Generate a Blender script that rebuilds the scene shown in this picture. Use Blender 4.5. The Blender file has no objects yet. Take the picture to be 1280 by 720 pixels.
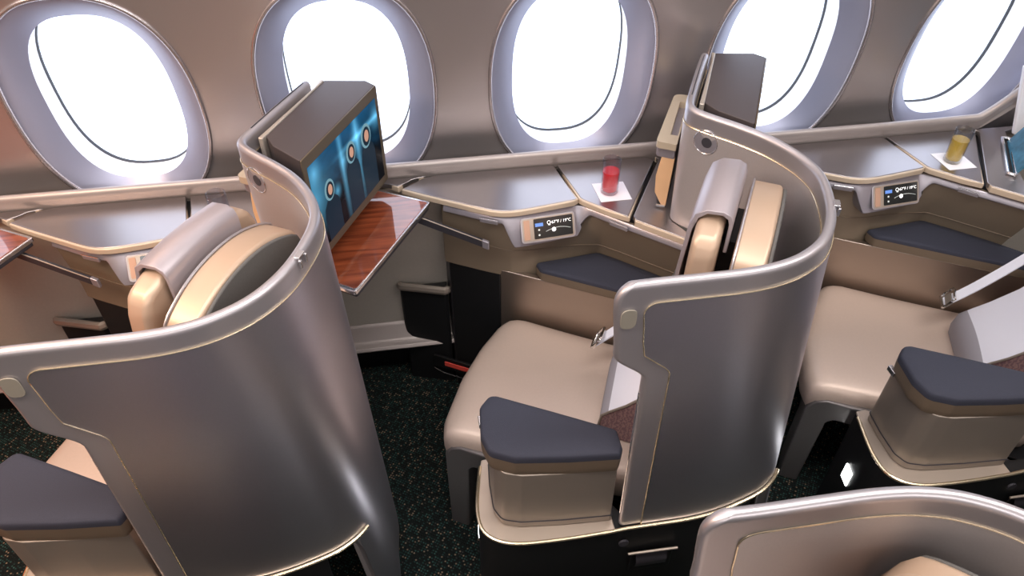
import bpy, bmesh, math, random
from mathutils import Vector, Matrix
C = bpy.context.scene.collection
PITCH = 1.1
YM = 1.48          # mirror line of the centre column: y -> YM - y
MIR = False
PI = math.pi

# ------------------------------------------------------------------ materials
def new_mat(name):
    m = bpy.data.materials.new(name); m.use_nodes = True
    nt = m.node_tree
    return m, nt, nt.nodes['Principled BSDF']
def mat(name, col, metal=0.0, rough=0.5, coat=0.0, noise=0.0, nscale=200.0, bump=0.0, aniso=0.0, spec=0.5, sheen=0.0):
    m, nt, b = new_mat(name)
    b.inputs['Base Color'].default_value = (*col, 1)
    b.inputs['Metallic'].default_value = metal
    b.inputs['Roughness'].default_value = rough
    b.inputs['Coat Weight'].default_value = coat
    b.inputs['Coat Roughness'].default_value = 0.08
    b.inputs['Specular IOR Level'].default_value = spec
    b.inputs['Sheen Weight'].default_value = sheen
    if noise or bump:
        tc = nt.nodes.new('ShaderNodeTexCoord')
        n = nt.nodes.new('ShaderNodeTexNoise'); n.inputs['Scale'].default_value = nscale
        n.inputs['Detail'].default_value = 3
        nt.links.new(tc.outputs['Object'], n.inputs['Vector'])
        if noise:
            r = nt.nodes.new('ShaderNodeMixRGB'); r.blend_type = 'MIX'
            r.inputs[1].default_value = (*[c*(1-noise) for c in col], 1)
            r.inputs[2].default_value = (*[min(1, c*(1+noise)) for c in col], 1)
            nt.links.new(n.outputs['Fac'], r.inputs[0]); nt.links.new(r.outputs[0], b.inputs['Base Color'])
        if bump:
            bp = nt.nodes.new('ShaderNodeBump'); bp.inputs['Strength'].default_value = bump
            bp.inputs['Distance'].default_value = 0.001
            nt.links.new(n.outputs['Fac'], bp.inputs['Height']); nt.links.new(bp.outputs[0], b.inputs['Normal'])
    return m
def emit(name, col, s):
    m, nt, b = new_mat(name)
    b.inputs['Base Color'].default_value = (*col, 1)
    b.inputs['Emission Color'].default_value = (*col, 1)
    b.inputs['Emission Strength'].default_value = s
    b.inputs['Roughness'].default_value = 0.3
    return m

M = {}
M['wall'] = mat('cabin_wall_satin', (.52, .47, .46), .8, .33)
M['bezel'] = mat('window_bezel_satin', (.34, .355, .47), .35, .38)
M['lip'] = mat('window_lip', (.47, .42, .42), .8, .25)
M['tunnel'] = mat('window_tunnel_white', (.9, .9, .9), 0, .4)
M['gasket'] = mat('window_gasket', (.03, .03, .035), 0, .5)
M['pane'] = emit('bright_window_daylight', (.74, .83, 1.0), 1.85)
M['sill'] = mat('sill_satin_taupe', (.40, .35, .33), .45, .42)
M['shell'] = mat('shell_satin_grey', (.61, .59, .65), 1.0, .40, noise=.04, nscale=260)
M['shell_frame'] = mat('shell_frame_taupe', (.50, .47, .49), .8, .40)
M['lining'] = mat('shell_lining_weave', (.56, .51, .50), .6, .42, noise=.06, nscale=300)
M['pin'] = mat('gold_pinstripe', (.85, .72, .5), .9, .25)
M['counter'] = mat('counter_brushed', (.37, .34, .34), .9, .30)
M['tan_edge'] = mat('counter_edge_tan', (.60, .48, .36), .15, .3)
M['slate'] = mat('slate_fascia', (.36, .335, .37), .6, .34)
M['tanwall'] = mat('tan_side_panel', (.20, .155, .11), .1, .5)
M['navy'] = mat('navy_fabric', (.032, .034, .052), 0, .85, noise=.25, nscale=500, bump=.4)
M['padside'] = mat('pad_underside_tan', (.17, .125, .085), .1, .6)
M['charcoal'] = mat('charcoal_plastic', (.045, .042, .05), .2, .4)
M['black'] = mat('black_plastic', (.008, .008, .009), 0, .4, spec=.3)
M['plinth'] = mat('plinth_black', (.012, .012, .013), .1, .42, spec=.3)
M['leather'] = mat('seat_leather_tan', (.62, .49, .41), .25, .42, noise=.04, nscale=150, bump=.1)
M['hleather'] = mat('headrest_leather', (.50, .36, .26), .35, .42)
M['cover'] = mat('headrest_cover_mauve', (.42, .37, .39), .5, .4)
M['backdark'] = mat('backrest_rear_grey', (.10, .095, .09), 0, .7, noise=.2, nscale=400)
M['legframe'] = mat('seat_frame_grey', (.20, .185, .18), .6, .38)
M['podtan'] = mat('armrest_body_taupe', (.30, .255, .215), .45, .42)
M['ledge'] = mat('plinth_ledge_beige', (.50, .42, .35), .5, .32)
M['tvback'] = mat('monitor_housing', (.085, .068, .068), .3, .45)
M['tvbezel'] = mat('monitor_bezel_bronze', (.13, .10, .065), .4, .35)
M['silver'] = mat('silver_trim', (.75, .74, .76), .95, .2)
M['chrome'] = mat('chrome', (.8, .78, .75), 1, .12)
M['beige_frame'] = mat('pocket_frame_beige', (.62, .53, .40), .4, .38)
M['blond'] = mat('blond_wood', (.72, .45, .25), 0, .4, noise=.1, nscale=20)
M['paper'] = mat('white_napkin', (.88, .88, .93), 0, .8)
M['cloth'] = mat('white_blanket', (.72, .71, .78), 0, .8, bump=.3, nscale=60)
M['bgrey'] = mat('grey_blanket_edge', (.33, .31, .34), 0, .7)
M['belt'] = mat('light_belt', (.80, .79, .86), 0, .6)
M['side_metal'] = mat('seat_side_panel_satin', (.38, .31, .26), .9, .36)
M['greywall'] = mat('lower_sidewall_grey', (.56, .51, .45), .45, .45, noise=.06, nscale=120)
M['mount'] = mat('wing_mount_beige', (.50, .44, .38), .5, .35)
M['red'] = mat('red_strap', (.7, .08, .06), 0, .5)
M['orange_reflector'] = mat('orange_reflector_wood', (.85, .20, .04), 0, .35, noise=.15, nscale=8)  # colour of the added unseen panel that the window wall reflects
M['ceiling'] = mat('ceiling_white', (.75, .73, .72), 0, .6)
M['amber'] = mat('peach_strip', (.55, .33, .23), .2, .4)
M['diamond'] = emit('courtesy_light_white', (1, 1, 1), 14)
M['mood'] = emit('orange_mood_light', (1.0, .32, .1), 2.2)

def maroon():
    m, nt, b = new_mat('maroon_patterned_fabric')
    tc = nt.nodes.new('ShaderNodeTexCoord'); w = nt.nodes.new('ShaderNodeTexWave')
    w.inputs['Scale'].default_value = 30; w.inputs['Distortion'].default_value = 9; w.inputs['Detail Scale'].default_value = 3
    cr = nt.nodes.new('ShaderNodeValToRGB')
    cr.color_ramp.elements[0].color = (.16, .085, .10, 1); cr.color_ramp.elements[1].color = (.30, .18, .17, 1)
    nt.links.new(tc.outputs['Object'], w.inputs['Vector']); nt.links.new(w.outputs['Fac'], cr.inputs[0])
    nt.links.new(cr.outputs[0], b.inputs['Base Color']); b.inputs['Roughness'].default_value = .8
    return m
M['maroon'] = maroon()

def wood():
    m, nt, b = new_mat('glossy_red_wood')
    tc = nt.nodes.new('ShaderNodeTexCoord'); mp = nt.nodes.new('ShaderNodeMapping')
    mp.inputs['Rotation'].default_value = (0, 0, math.radians(-58)); mp.inputs['Scale'].default_value = (3, 30, 3)
    n = nt.nodes.new('ShaderNodeTexNoise'); n.inputs['Scale'].default_value = 2; n.inputs['Detail'].default_value = 8
    n.inputs['Distortion'].default_value = .4
    cr = nt.nodes.new('ShaderNodeValToRGB')
    cr.color_ramp.elements[0].position = .3; cr.color_ramp.elements[1].position = .75
    cr.color_ramp.elements[0].color = (.13, .026, .010, 1); cr.color_ramp.elements[1].color = (.36, .085, .03, 1)
    nt.links.new(tc.outputs['Object'], mp.inputs[0]); nt.links.new(mp.outputs[0], n.inputs['Vector'])
    nt.links.new(n.outputs['Fac'], cr.inputs[0]); nt.links.new(cr.outputs[0], b.inputs['Base Color'])
    b.inputs['Roughness'].default_value = .4; b.inputs['Specular IOR Level'].default_value = .2; b.inputs['Coat Weight'].default_value = 1; b.inputs['Coat Roughness'].default_value = .0
    b.inputs['Coat IOR'].default_value = 2.0
    return m
M['wood'] = wood()

def carpet():
    m, nt, b = new_mat('dark_speckled_carpet')
    L = nt.links.new; N = nt.nodes.new
    tc = N('ShaderNodeTexCoord'); mp = N('ShaderNodeMapping'); mp.inputs['Rotation'].default_value = (0, 0, .6)
    L(tc.outputs['Object'], mp.inputs[0])
    v = N('ShaderNodeTexVoronoi'); v.inputs['Scale'].default_value = 120; v.inputs['Randomness'].default_value = .2
    L(mp.outputs[0], v.inputs['Vector'])
    dot = N('ShaderNodeValToRGB'); dot.color_ramp.elements[0].position = .12; dot.color_ramp.elements[1].position = .42
    dot.color_ramp.elements[0].color = (1, 1, 1, 1); dot.color_ramp.elements[1].color = (0, 0, 0, 1)
    L(v.outputs['Distance'], dot.inputs[0])
    sep = N('ShaderNodeSeparateColor'); L(v.outputs['Color'], sep.inputs[0])
    pick = N('ShaderNodeValToRGB'); pick.color_ramp.interpolation = 'CONSTANT'
    e = pick.color_ramp.elements; e[0].color = (.012, .016, .015, 1); e[1].position = .35; e[1].color = (.03, .075, .068, 1)
    a = e.new(.62); a.color = (.05, .125, .108, 1); a = e.new(.8); a.color = (.34, .25, .17, 1); a = e.new(.93); a.color = (.06, .06, .055, 1)
    L(sep.outputs[0], pick.inputs[0])
    mx = N('ShaderNodeMixRGB'); mx.inputs[1].default_value = (.010, .013, .012, 1)
    L(dot.outputs[0], mx.inputs[0]); L(pick.outputs[0], mx.inputs[2]); L(mx.outputs[0], b.inputs['Base Color'])
    bp = N('ShaderNodeBump'); bp.inputs['Distance'].default_value = .003; bp.inputs['Strength'].default_value = .8
    L(dot.outputs[0], bp.inputs['Height']); L(bp.outputs[0], b.inputs['Normal'])
    b.inputs['Roughness'].default_value = .95; b.inputs['Specular IOR Level'].default_value = .1
    return m
M['carpet'] = carpet()

def glass(name, col=(1, 1, 1), ior=1.45):
    m, nt, b = new_mat(name)
    b.inputs['Base Color'].default_value = (*col, 1); b.inputs['Transmission Weight'].default_value = 1
    b.inputs['Roughness'].default_value = .0; b.inputs['IOR'].default_value = ior
    return m
M['glass'] = glass('clear_glass')
M['red_drink'] = glass('red_drink', (.9, .04, .03), 1.2); M['gold_drink'] = glass('gold_drink', (.85, .60, .06), 1.2)
for k in ('red_drink', 'gold_drink'):
    b = M[k].node_tree.nodes['Principled BSDF']; b.inputs['Transmission Weight'].default_value = .6; b.inputs['Roughness'].default_value = .15
M['ice_drink'] = glass('clear_water', (.9, .95, 1), 1.2)
def thin_glass(name, tint, diff=None, share=0.0):
    m = bpy.data.materials.new(name); m.use_nodes = True; nt = m.node_tree; nt.nodes.clear(); N = nt.nodes.new; L = nt.links.new
    out = N('ShaderNodeOutputMaterial'); tr = N('ShaderNodeBsdfTransparent'); tr.inputs[0].default_value = (*tint, 1)
    gl = N('ShaderNodeBsdfGlossy'); gl.inputs['Roughness'].default_value = .03
    lw = N('ShaderNodeLayerWeight'); lw.inputs[0].default_value = .5; fr = N('ShaderNodeMath'); fr.operation = 'MULTIPLY_ADD'
    pw = N('ShaderNodeMath'); pw.operation = 'POWER'; pw.inputs[1].default_value = 4; L(lw.outputs['Facing'], pw.inputs[0]); L(pw.outputs[0], fr.inputs[0]); fr.inputs[1].default_value = .75; fr.inputs[2].default_value = .06
    mx = N('ShaderNodeMixShader')
    src = tr.outputs[0]
    if diff:
        df = N('ShaderNodeBsdfTranslucent'); df.inputs[0].default_value = (*diff, 1); d2 = N('ShaderNodeBsdfDiffuse'); d2.inputs[0].default_value = (*diff, 1)
        a = N('ShaderNodeAddShader'); L(df.outputs[0], a.inputs[0]); L(d2.outputs[0], a.inputs[1])
        m2 = N('ShaderNodeMixShader'); m2.inputs[0].default_value = share; L(tr.outputs[0], m2.inputs[1]); L(a.outputs[0], m2.inputs[2]); src = m2.outputs[0]
    L(fr.outputs[0], mx.inputs[0]); L(src, mx.inputs[1]); L(gl.outputs[0], mx.inputs[2]); L(mx.outputs[0], out.inputs[0])
    return m
M['glass'] = thin_glass('clear_glass_thin', (.86, .87, .90))
M['red_drink'] = thin_glass('red_drink_liquid', (.95, .10, .08), (.80, .03, .05), .42)
M['gold_drink'] = thin_glass('gold_drink_liquid', (.92, .78, .22), (.70, .52, .08), .4)
M['ice_drink'] = thin_glass('clear_water_liquid', (.92, .93, .95))

def movie():
    """night-blue film still: light beams, haze and dark ground, in the screen's own UV"""
    m, nt, b = new_mat('film_on_screen')
    L = nt.links.new; N = nt.nodes.new
    uv = N('ShaderNodeUVMap'); sp = N('ShaderNodeSeparateXYZ'); L(uv.outputs[0], sp.inputs[0])
    def math_(op, a, b_=None, clamp=False):
        n = N('ShaderNodeMath'); n.operation = op; n.use_clamp = clamp
        for i, v in enumerate((a, b_)):
            if v is None: continue
            if isinstance(v, (int, float)): n.inputs[i].default_value = v
            else: L(v, n.inputs[i])
        return n.outputs[0]
    def glow(cx, cy, r, ax=1.0, ay=1.0):
        dx = math_('MULTIPLY', math_('SUBTRACT', sp.outputs[0], cx), 1.75*ax); dy = math_('MULTIPLY', math_('SUBTRACT', sp.outputs[1], cy), ay)
        d = math_('SQRT', math_('ADD', math_('MULTIPLY', dx, dx), math_('MULTIPLY', dy, dy)))
        return math_('POWER', math_('SUBTRACT', 1, math_('DIVIDE', d, r), True), 2.0)
    noise = N('ShaderNodeTexNoise'); noise.inputs['Scale'].default_value = 5; noise.inputs['Detail'].default_value = 5
    L(uv.outputs[0], noise.inputs['Vector'])
    base = N('ShaderNodeValToRGB'); e = base.color_ramp.elements
    e[0].position = .38; e[0].color = (.0, .003, .007, 1); e[1].position = 1.0; e[1].color = (.005, .12, .28, 1)
    k = e.new(.55); k.color = (.002, .02, .045, 1); k = e.new(.78); k.color = (.003, .07, .15, 1)
    L(math_('ADD', sp.outputs[1], math_('MULTIPLY', math_('SUBTRACT', noise.outputs['Fac'], .5), .7)), base.inputs[0])
    col = base.outputs[0]
    g = None
    for a in ((.66, .80, .22), (.97, .80, .22), (.06, .88, .22), (.44, .70, .16), (.66, .8, .9, 7, .7), (.42, .7, .8, 8, .7), (.66, .80, .6, .7, 9), (.97, .8, .7, .6, 9), (.30, .45, .14), (.0, .6, .6)):
        x = glow(*a); g = x if g is None else math_('ADD', g, x)
    mx = N('ShaderNodeMixRGB'); mx.blend_type = 'ADD'; mx.inputs[0].default_value = 1
    sc = N('ShaderNodeMixRGB'); sc.blend_type = 'MULTIPLY'; sc.inputs[0].default_value = 1; sc.inputs[1].default_value = (.16, .55, .85, 1)
    L(g, sc.inputs[2]); L(col, mx.inputs[1]); L(sc.outputs[0], mx.inputs[2])
    L(mx.outputs[0], b.inputs['Emission Color']); b.inputs['Emission Strength'].default_value = .62
    b.inputs['Base Color'].default_value = (.0, .0, .0, 1); b.inputs['Roughness'].default_value = .2; b.inputs['Specular IOR Level'].default_value = .15
    return m
M['movie'] = movie()
M['suit'] = emit('film_dark_suit', (.008, .025, .045), .8)
M['helmet'] = emit('film_pale_helmet', (.22, .42, .50), .8)
M['visor'] = emit('film_visor_warm', (.75, .40, .28), .8)
for k_ in ('suit', 'helmet', 'visor'):
    b_ = M[k_].node_tree.nodes['Principled BSDF']; b_.inputs['Base Color'].default_value = (0, 0, 0, 1); b_.inputs['Specular IOR Level'].default_value = .15
M['screen_dark'] = mat('touchscreen_glass', (.02, .022, .022), 0, .08)
M['icon'] = emit('white_icon', (1, 1, 1), 1.0)
M['icon_dim'] = emit('dim_icon', (.45, .47, .45), .8)
M['icon_blue'] = emit('blue_icon', (.1, .2, .5), .8)
M['magazine'] = mat('blue_magazine_cover', (.05, .17, .26), 0, .3, noise=.95, nscale=35)

# ------------------------------------------------------------------ helpers
CUR = [Vector((0, 0, 0))]           # base of the thing being built
def set_props(o, label=None, cat=None, group=None, kind=None):
    if label: o['label'] = label
    if cat: o['category'] = cat
    if group: o['group'] = group
    if kind: o['kind'] = kind
    return o
def mirror_pt(v):
    return Vector((v[0], YM-v[1], v[2])) if MIR else Vector(v)
def thing(name, loc, label, cat, group=None):
    o = bpy.data.objects.new(name, None); C.objects.link(o)
    o.empty_display_size = .05
    o.location = mirror_pt(loc)
    return set_props(o, label, cat, group)
def root_loc(p):
    v = Vector((0, 0, 0))
    while p is not None:
        v += p.location; p = p.parent
    return v
def obj(name, bm, m, parent=None, bevel=0.0, seg=3, smooth=True, loc=None, label=None, ang=35, subsurf=0):
    """link a bmesh drawn in world coordinates as one mesh object under parent (or with its origin at loc)"""
    if MIR:
        for v in bm.verts: v.co.y = YM - v.co.y
        bmesh.ops.reverse_faces(bm, faces=bm.faces)
        if loc is not None: loc = mirror_pt(loc)
    base = root_loc(parent) if parent is not None else Vector((0, 0, 0))
    own = Vector(loc)-base if loc is not None else Vector((0, 0, 0))
    bmesh.ops.translate(bm, verts=bm.verts, vec=-(base+own))
    bmesh.ops.recalc_face_normals(bm, faces=bm.faces)
    if smooth:
        for f in bm.faces: f.smooth = True
        for e in bm.edges:
            if len(e.link_faces) == 2 and e.calc_face_angle(0) > math.radians(ang): e.smooth = False
    me = bpy.data.meshes.new(name); bm.to_mesh(me); bm.free()
    ms = m if isinstance(m, list) else [m]
    for x in ms: me.materials.append(x)
    o = bpy.data.objects.new(name, me); C.objects.link(o)
    o.location = own
    if parent is not None: o.parent = parent
    if bevel:
        b = o.modifiers.new('bevel', 'BEVEL'); b.width = bevel; b.segments = seg; b.limit_method = 'ANGLE'; b.angle_limit = math.radians(ang)
        b.harden_normals = True
    if subsurf:
        s = o.modifiers.new('sub', 'SUBSURF'); s.levels = subsurf; s.render_levels = subsurf
    if label: o['label'] = label
    return o
def struct(name, bm, m, parent=None, **k):
    o = obj(name, bm, m, parent, **k); o['kind'] = 'structure'; return o

def prism(poly, z0, z1, bm=None, top_inset=0.0):
    """vertical extrusion of a plan polygon; z0/z1 may be functions of (x,y)"""
    bm = bm or bmesh.new()
    f0 = z0 if callable(z0) else (lambda x, y: z0); f1 = z1 if callable(z1) else (lambda x, y: z1)
    c = Vector((sum(p[0] for p in poly)/len(poly), sum(p[1] for p in poly)/len(poly)))
    a = [bm.verts.new((x, y, f0(x, y))) for x, y in poly]
    b = []
    for x, y in poly:
        d = c-Vector((x, y)); d = d.normalized()*top_inset if top_inset else Vector((0, 0))
        b.append(bm.verts.new((x+d.x, y+d.y, f1(x, y))))
    bm.faces.new(a[::-1]); bm.faces.new(b); n = len(poly)
    for i in range(n): bm.faces.new((a[i], a[(i+1) % n], b[(i+1) % n], b[i]))
    return bm
def rounded(poly, r, n=6):
    """round the corners of a polygon; r: one number or one per corner"""
    out = []; N = len(poly)
    for i in range(N):
        rr = r[i] if isinstance(r, (list, tuple)) else r
        p = Vector(poly[i]); a = Vector(poly[i-1]); b = Vector(poly[(i+1) % N])
        if rr <= 0: out.append(tuple(p)); continue
        u = (a-p).normalized(); v = (b-p).normalized()
        ang = u.angle(v); d = min(rr/math.tan(ang/2), (a-p).length*.49, (b-p).length*.49)
        s = p+u*d; e = p+v*d
        for k in range(n+1):
            t = k/n; q = s*(1-t)**2+p*2*t*(1-t)+e*t*t; out.append(tuple(q))
    return out
def smooth_path(pts, n=8):
    """Catmull-Rom resample of an open path (any dimension)"""
    P = [Vector(p) for p in pts]; out = []
    for i in range(len(P)-1):
        p0 = P[i-1] if i else P[i]*2-P[i+1]; p1 = P[i]; p2 = P[i+1]; p3 = P[i+2] if i+2 < len(P) else P[i+1]*2-P[i]
        for k in range(n):
            t = k/n
            out.append(.5*((2*p1)+(p2-p0)*t+(2*p0-5*p1+4*p2-p3)*t*t+(3*p1-p0-3*p2+p3)*t**3))
    out.append(P[-1]); return out
def tube(path, r, bm=None, n=8, closed=False, flat=1.0):
    bm = bm or bmesh.new(); P = [Vector(p) for p in path]; N = len(P); rings = []
    up = Vector((0, 0, 1))
    for i in range(N):
        a = P[i-1] if (i or closed) else P[i]; b = P[(i+1) % N] if (i < N-1 or closed) else P[i]
        t = (b-a).normalized()
        s = t.cross(up)
        if s.length < 1e-3: s = t.cross(Vector((0, 1, 0)))
        s.normalize(); w = s.cross(t).normalized()
        rings.append([bm.verts.new(P[i]+s*math.cos(2*PI*k/n)*r+w*math.sin(2*PI*k/n)*r*flat) for k in range(n)])
    for i in range(N if closed else N-1):
        A = rings[i]; B = rings[(i+1) % N]
        for k in range(n): bm.faces.new((A[k], A[(k+1) % n], B[(k+1) % n], B[k]))
    if not closed: bm.faces.new(rings[0][::-1]); bm.faces.new(rings[-1])
    return bm
def lathe(prof, c, n=32, bm=None):
    bm = bm or bmesh.new(); rings = []
    for r, z in prof:
        rings.append([bm.verts.new((c[0]+r*math.cos(2*PI*k/n), c[1]+r*math.sin(2*PI*k/n), c[2]+z)) for k in range(n)] if r > 1e-6 else [bm.verts.new((c[0], c[1], c[2]+z))])
    for A, B in zip(rings, rings[1:]):
        for k in range(n):
            q = [A[k % len(A)], A[(k+1) % len(A)], B[(k+1) % len(B)], B[k % len(B)]]
            q = [v for i, v in enumerate(q) if v not in q[:i]]
            if len(q) > 2: bm.faces.new(q)
    return bm
def grid(rows, bm=None, closed_v=False, closed_u=False):
    """rows of points -> quad surface"""
    bm = bm or bmesh.new(); V = [[bm.verts.new(p) for p in r] for r in rows]
    R = len(V); Q = len(V[0])
    for i in range(R if closed_u else R-1):
        for j in range(Q if closed_v else Q-1):
            bm.faces.new((V[i][j], V[i][(j+1) % Q], V[(i+1) % R][(j+1) % Q], V[(i+1) % R][j]))
    return bm
def obox(o, u, v, w, bm=None):
    """box from corner o with edge vectors u, v, w"""
    bm = bm or bmesh.new(); o, u, v, w = map(Vector, (o, u, v, w))
    P = [bm.verts.new(o+a*u+b*v+c*w) for a in (0, 1) for b in (0, 1) for c in (0, 1)]
    for f in ((0, 1, 3, 2), (4, 6, 7, 5), (0, 4, 5, 1), (2, 3, 7, 6), (0, 2, 6, 4), (1, 5, 7, 3)): bm.faces.new([P[i] for i in f])
    return bm
def slab_on(origin, ex, ey, poly, th, bm=None):
    """extrude a 2D outline lying in the plane (origin, ex, ey) by th along its normal ex x ey"""
    bm = bm or bmesh.new(); ex = Vector(ex); ey = Vector(ey); n = ex.cross(ey).normalized(); o = Vector(origin)
    a = [bm.verts.new(o+ex*x+ey*y) for x, y in poly]; b = [bm.verts.new(o+ex*x+ey*y+n*th) for x, y in poly]
    bm.faces.new(a[::-1]); bm.faces.new(b); N = len(poly)
    for i in range(N): bm.faces.new((a[i], a[(i+1) % N], b[(i+1) % N], b[i]))
    return bm
def disc_poly(cx, cy, rx, ry=None, n=24):
    ry = ry or rx
    return [(cx+rx*math.cos(2*PI*k/n), cy+ry*math.sin(2*PI*k/n)) for k in range(n)]
def copy_tree(o, off, parent=None):
    c = o.copy(); C.objects.link(c)
    if parent is not None: c.parent = parent
    else: c.location = o.location+Vector(off)
    for ch in o.children: copy_tree(ch, off, c)
    return c
def sstep(a, b, x):
    t = max(0, min(1, (x-a)/(b-a))); return t*t*(3-2*t)
SA = Vector((.866, -.5, 0)); WA = Vector((.5, .866, 0))       # seat axes: s towards the backrest, w across towards the window
def sw(s, w, z=0.0): return SA*s+WA*w+Vector((0, 0, z))

# ------------------------------------------------------------------ cabin structure
def yw(z):                                         # fuselage side wall profile
    return 2.015-.075*(z-.9)-.10*(z-.9)**2
WP = .651; WX0 = .49; WZ = 1.14
def supel(a, rx, rz, e=2.35):
    c, s = math.cos(a), math.sin(a)
    return rx*math.copysign(abs(c)**(2/e), c), rz*math.copysign(abs(s)**(2/e), s)
NW = 64
def wall_window():
    bm = bmesh.new()
    rx, rz = .247, .335
    for k in range(-5, 5):
        cx = WX0+WP*k; X0, X1 = cx-WP/2, cx+WP/2; Z0, Z1 = .55, 2.2
        prev = None; rings = []
        for j in range(9):
            t = (j/8)**1.3; ring = []
            for i in range(NW):
                a = 2*PI*i/NW; ex, ez = supel(a, rx, rz)
                d = Vector((math.cos(a), math.sin(a)*1.35))
                # where the ray from the window centre meets the panel's rectangle
                sx = (WP/2)/abs(d.x) if abs(d.x) > 1e-6 else 1e9
                sz = ((Z1-WZ) if d.y > 0 else (WZ-Z0))/abs(d.y) if abs(d.y) > 1e-6 else 1e9
                s = min(sx, sz); bx, bz = d.x*s, d.y*s
                x = ex*(1-t)+bx*t; z = WZ+ez*(1-t)+bz*t
                ring.append((cx+x, yw(z), z))
            rings.append(ring)
        grid(rings, bm, closed_v=True)
    bmesh.ops.remove_doubles(bm, verts=bm.verts, dist=1e-5)
    # upper wall sweeping over to the ceiling
    pr = [(yw(2.2), 2.2), (1.75, 2.32), (1.62, 2.42), (1.45, 2.47)]
    grid([[(x, y, z) for (y, z) in pr] for x in (WX0-WP*5.5, WX0+WP*4.5)], bm)
    return struct('wall_window', bm, M['wall'], ang=60)
wall_window()

def window(n, k):
    cx = WX0+WP*k
    root = bpy.data.objects.new('window_%d' % n, None); C.objects.link(root); root.location = (cx, 2.0, WZ); root['kind'] = 'structure'
    def ring(rx, rz, dy, e=2.35, dz=0.0):
        out = []
        for i in range(NW):
            x, z = supel(2*PI*i/NW, rx, rz, e); zz = WZ+z+dz; out.append((cx+x, yw(zz)+dy, zz))
        return out
    lip = grid([ring(.253, .341, .004), ring(.251, .339, -.006), ring(.246, .334, -.008), ring(.241, .329, -.004), ring(.240, .328, .006)], closed_v=True)
    struct('window_lip', lip, M['lip'], root, ang=80)
    # wide shallow funnel from the lip down to the opening
    R = []
    for j in range(9):
        t = j/8; R.append(ring(.240-.068*t, .328-.065*t, .004+.050*t**1.35, 2.35+.25*t))
    struct('window_bezel', grid(R, closed_v=True), M['bezel'], root, ang=80)
    T = [ring(.172, .263, .054, 2.6), ring(.1722, .2632, .060, 2.6), ring(.182, .272, .148, 2.6)]
    struct('window_reveal', grid(T, closed_v=True), M['tunnel'], root, ang=60)
    G = [ring(.1825, .2725, .148, 2.6), ring(.1805, .2705, .1455, 2.6), ring(.179, .269, .148, 2.6), ring(.179, .269, .158, 2.6)]
    struct('window_gasket', grid(G, closed_v=True), M['gasket'], root, ang=60)
    bm = bmesh.new(); f = bm.faces.new([bm.verts.new(p) for p in ring(.188, .278, .158, 2.6)])
    r2 = bmesh.ops.extrude_face_region(bm, geom=[f]); bmesh.ops.translate(bm, verts=[v for v in r2['geom'] if isinstance(v, bmesh.types.BMVert)], vec=(0, .006, 0))
    struct('window_pane', bm, M['pane'], root)
for n, k in enumerate(range(-4, 5)): window(n+1, k)

# floor, ceiling, lower side wall, sill
struct('floor', obox((-3.2, -3.2, -.05), (6.6, 0, 0), (0, 5.6, 0), (0, 0, .05)), M['carpet'])
struct('ceiling', obox((-3.2, -3.2, 2.47), (6.6, 0, 0), (0, 4.7, 0), (0, 0, .05)), M['ceiling'])
struct('wall_lower', obox((-2.7, 1.935, .285), (5.7, 0, 0), (0, .03, 0), (0, 0, .575)), M['greywall'])
bb = bmesh.new()
prof = [(1.96, .285), (1.935, .283), (1.925, .272), (1.912, .222), (1.905, .216), (1.885, .210), (1.878, .200), (1.885, .190), (1.96, .188)]
grid([[(x, y, z) for y, z in prof] for x in (-2.7, 3.0)], bb)
struct('baseboard_window', bb, M['sill'], bevel=.002)
struct('wall_footing', obox((-2.7, 1.99, 0), (5.7, 0, 0), (0, .02, 0), (0, 0, .55)), M['black'])
def sill():
    pr = [(1.938, .872), (1.934, .888), (1.926, .912), (1.924, .924), (1.928, .932), (1.935, .9355), (1.942, .933), (1.944, .926), (1.944, .86)]
    xs = [-2.7+.1*i for i in range(45)]
    rows = [[(x, y, z) for y, z in pr] for x in xs if x < 1.85]
    # the lip sweeps up at the forward end of the row
    for j in range(1, 13):
        t = j/12; x = 1.84+.13*t; lift = .22*t**1.7
        rows.append([(x, y-.07*t*t, z+lift) for y, z in pr[:-1]]+[(x, 1.944-.07*t*t, .86+lift*.8)])
    struct('trim_1', grid(rows), M['sill'], ang=50)
sill()
struct('wall_left', obox((-2.75, -3.2, 0), (.05, 0, 0), (0, 5.2, 0), (0, 0, 2.47)), M['greywall'])
struct('sill_shade_floor', obox((-2.7, 1.948, .80), (5.5, 0, 0), (0, .12, 0), (0, 0, .01)), M['black'])  # black trench bottom added so the wall's foot reflects dark
struct('orange_reflector_panel', obox((-1.97, .45, .0), (.03, 0, 0), (0, 1.3, 0), (0, 0, 1.15)), M['orange_reflector'], bevel=.005)  # unseen panel added to put an orange reflection on the window wall
struct('sill_shade_back', obox((-2.7, 1.9446, .80), (4.5, 0, 0), (0, .004, 0), (0, 0, .128)), M['black'])  # black facing added behind the sill to darken the wall's lower reflection
struct('wall_right', obox((3.35, -3.2, 0), (.05, 0, 0), (0, 5.3, 0), (0, 0, 2.47)), M['wall'])

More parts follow.
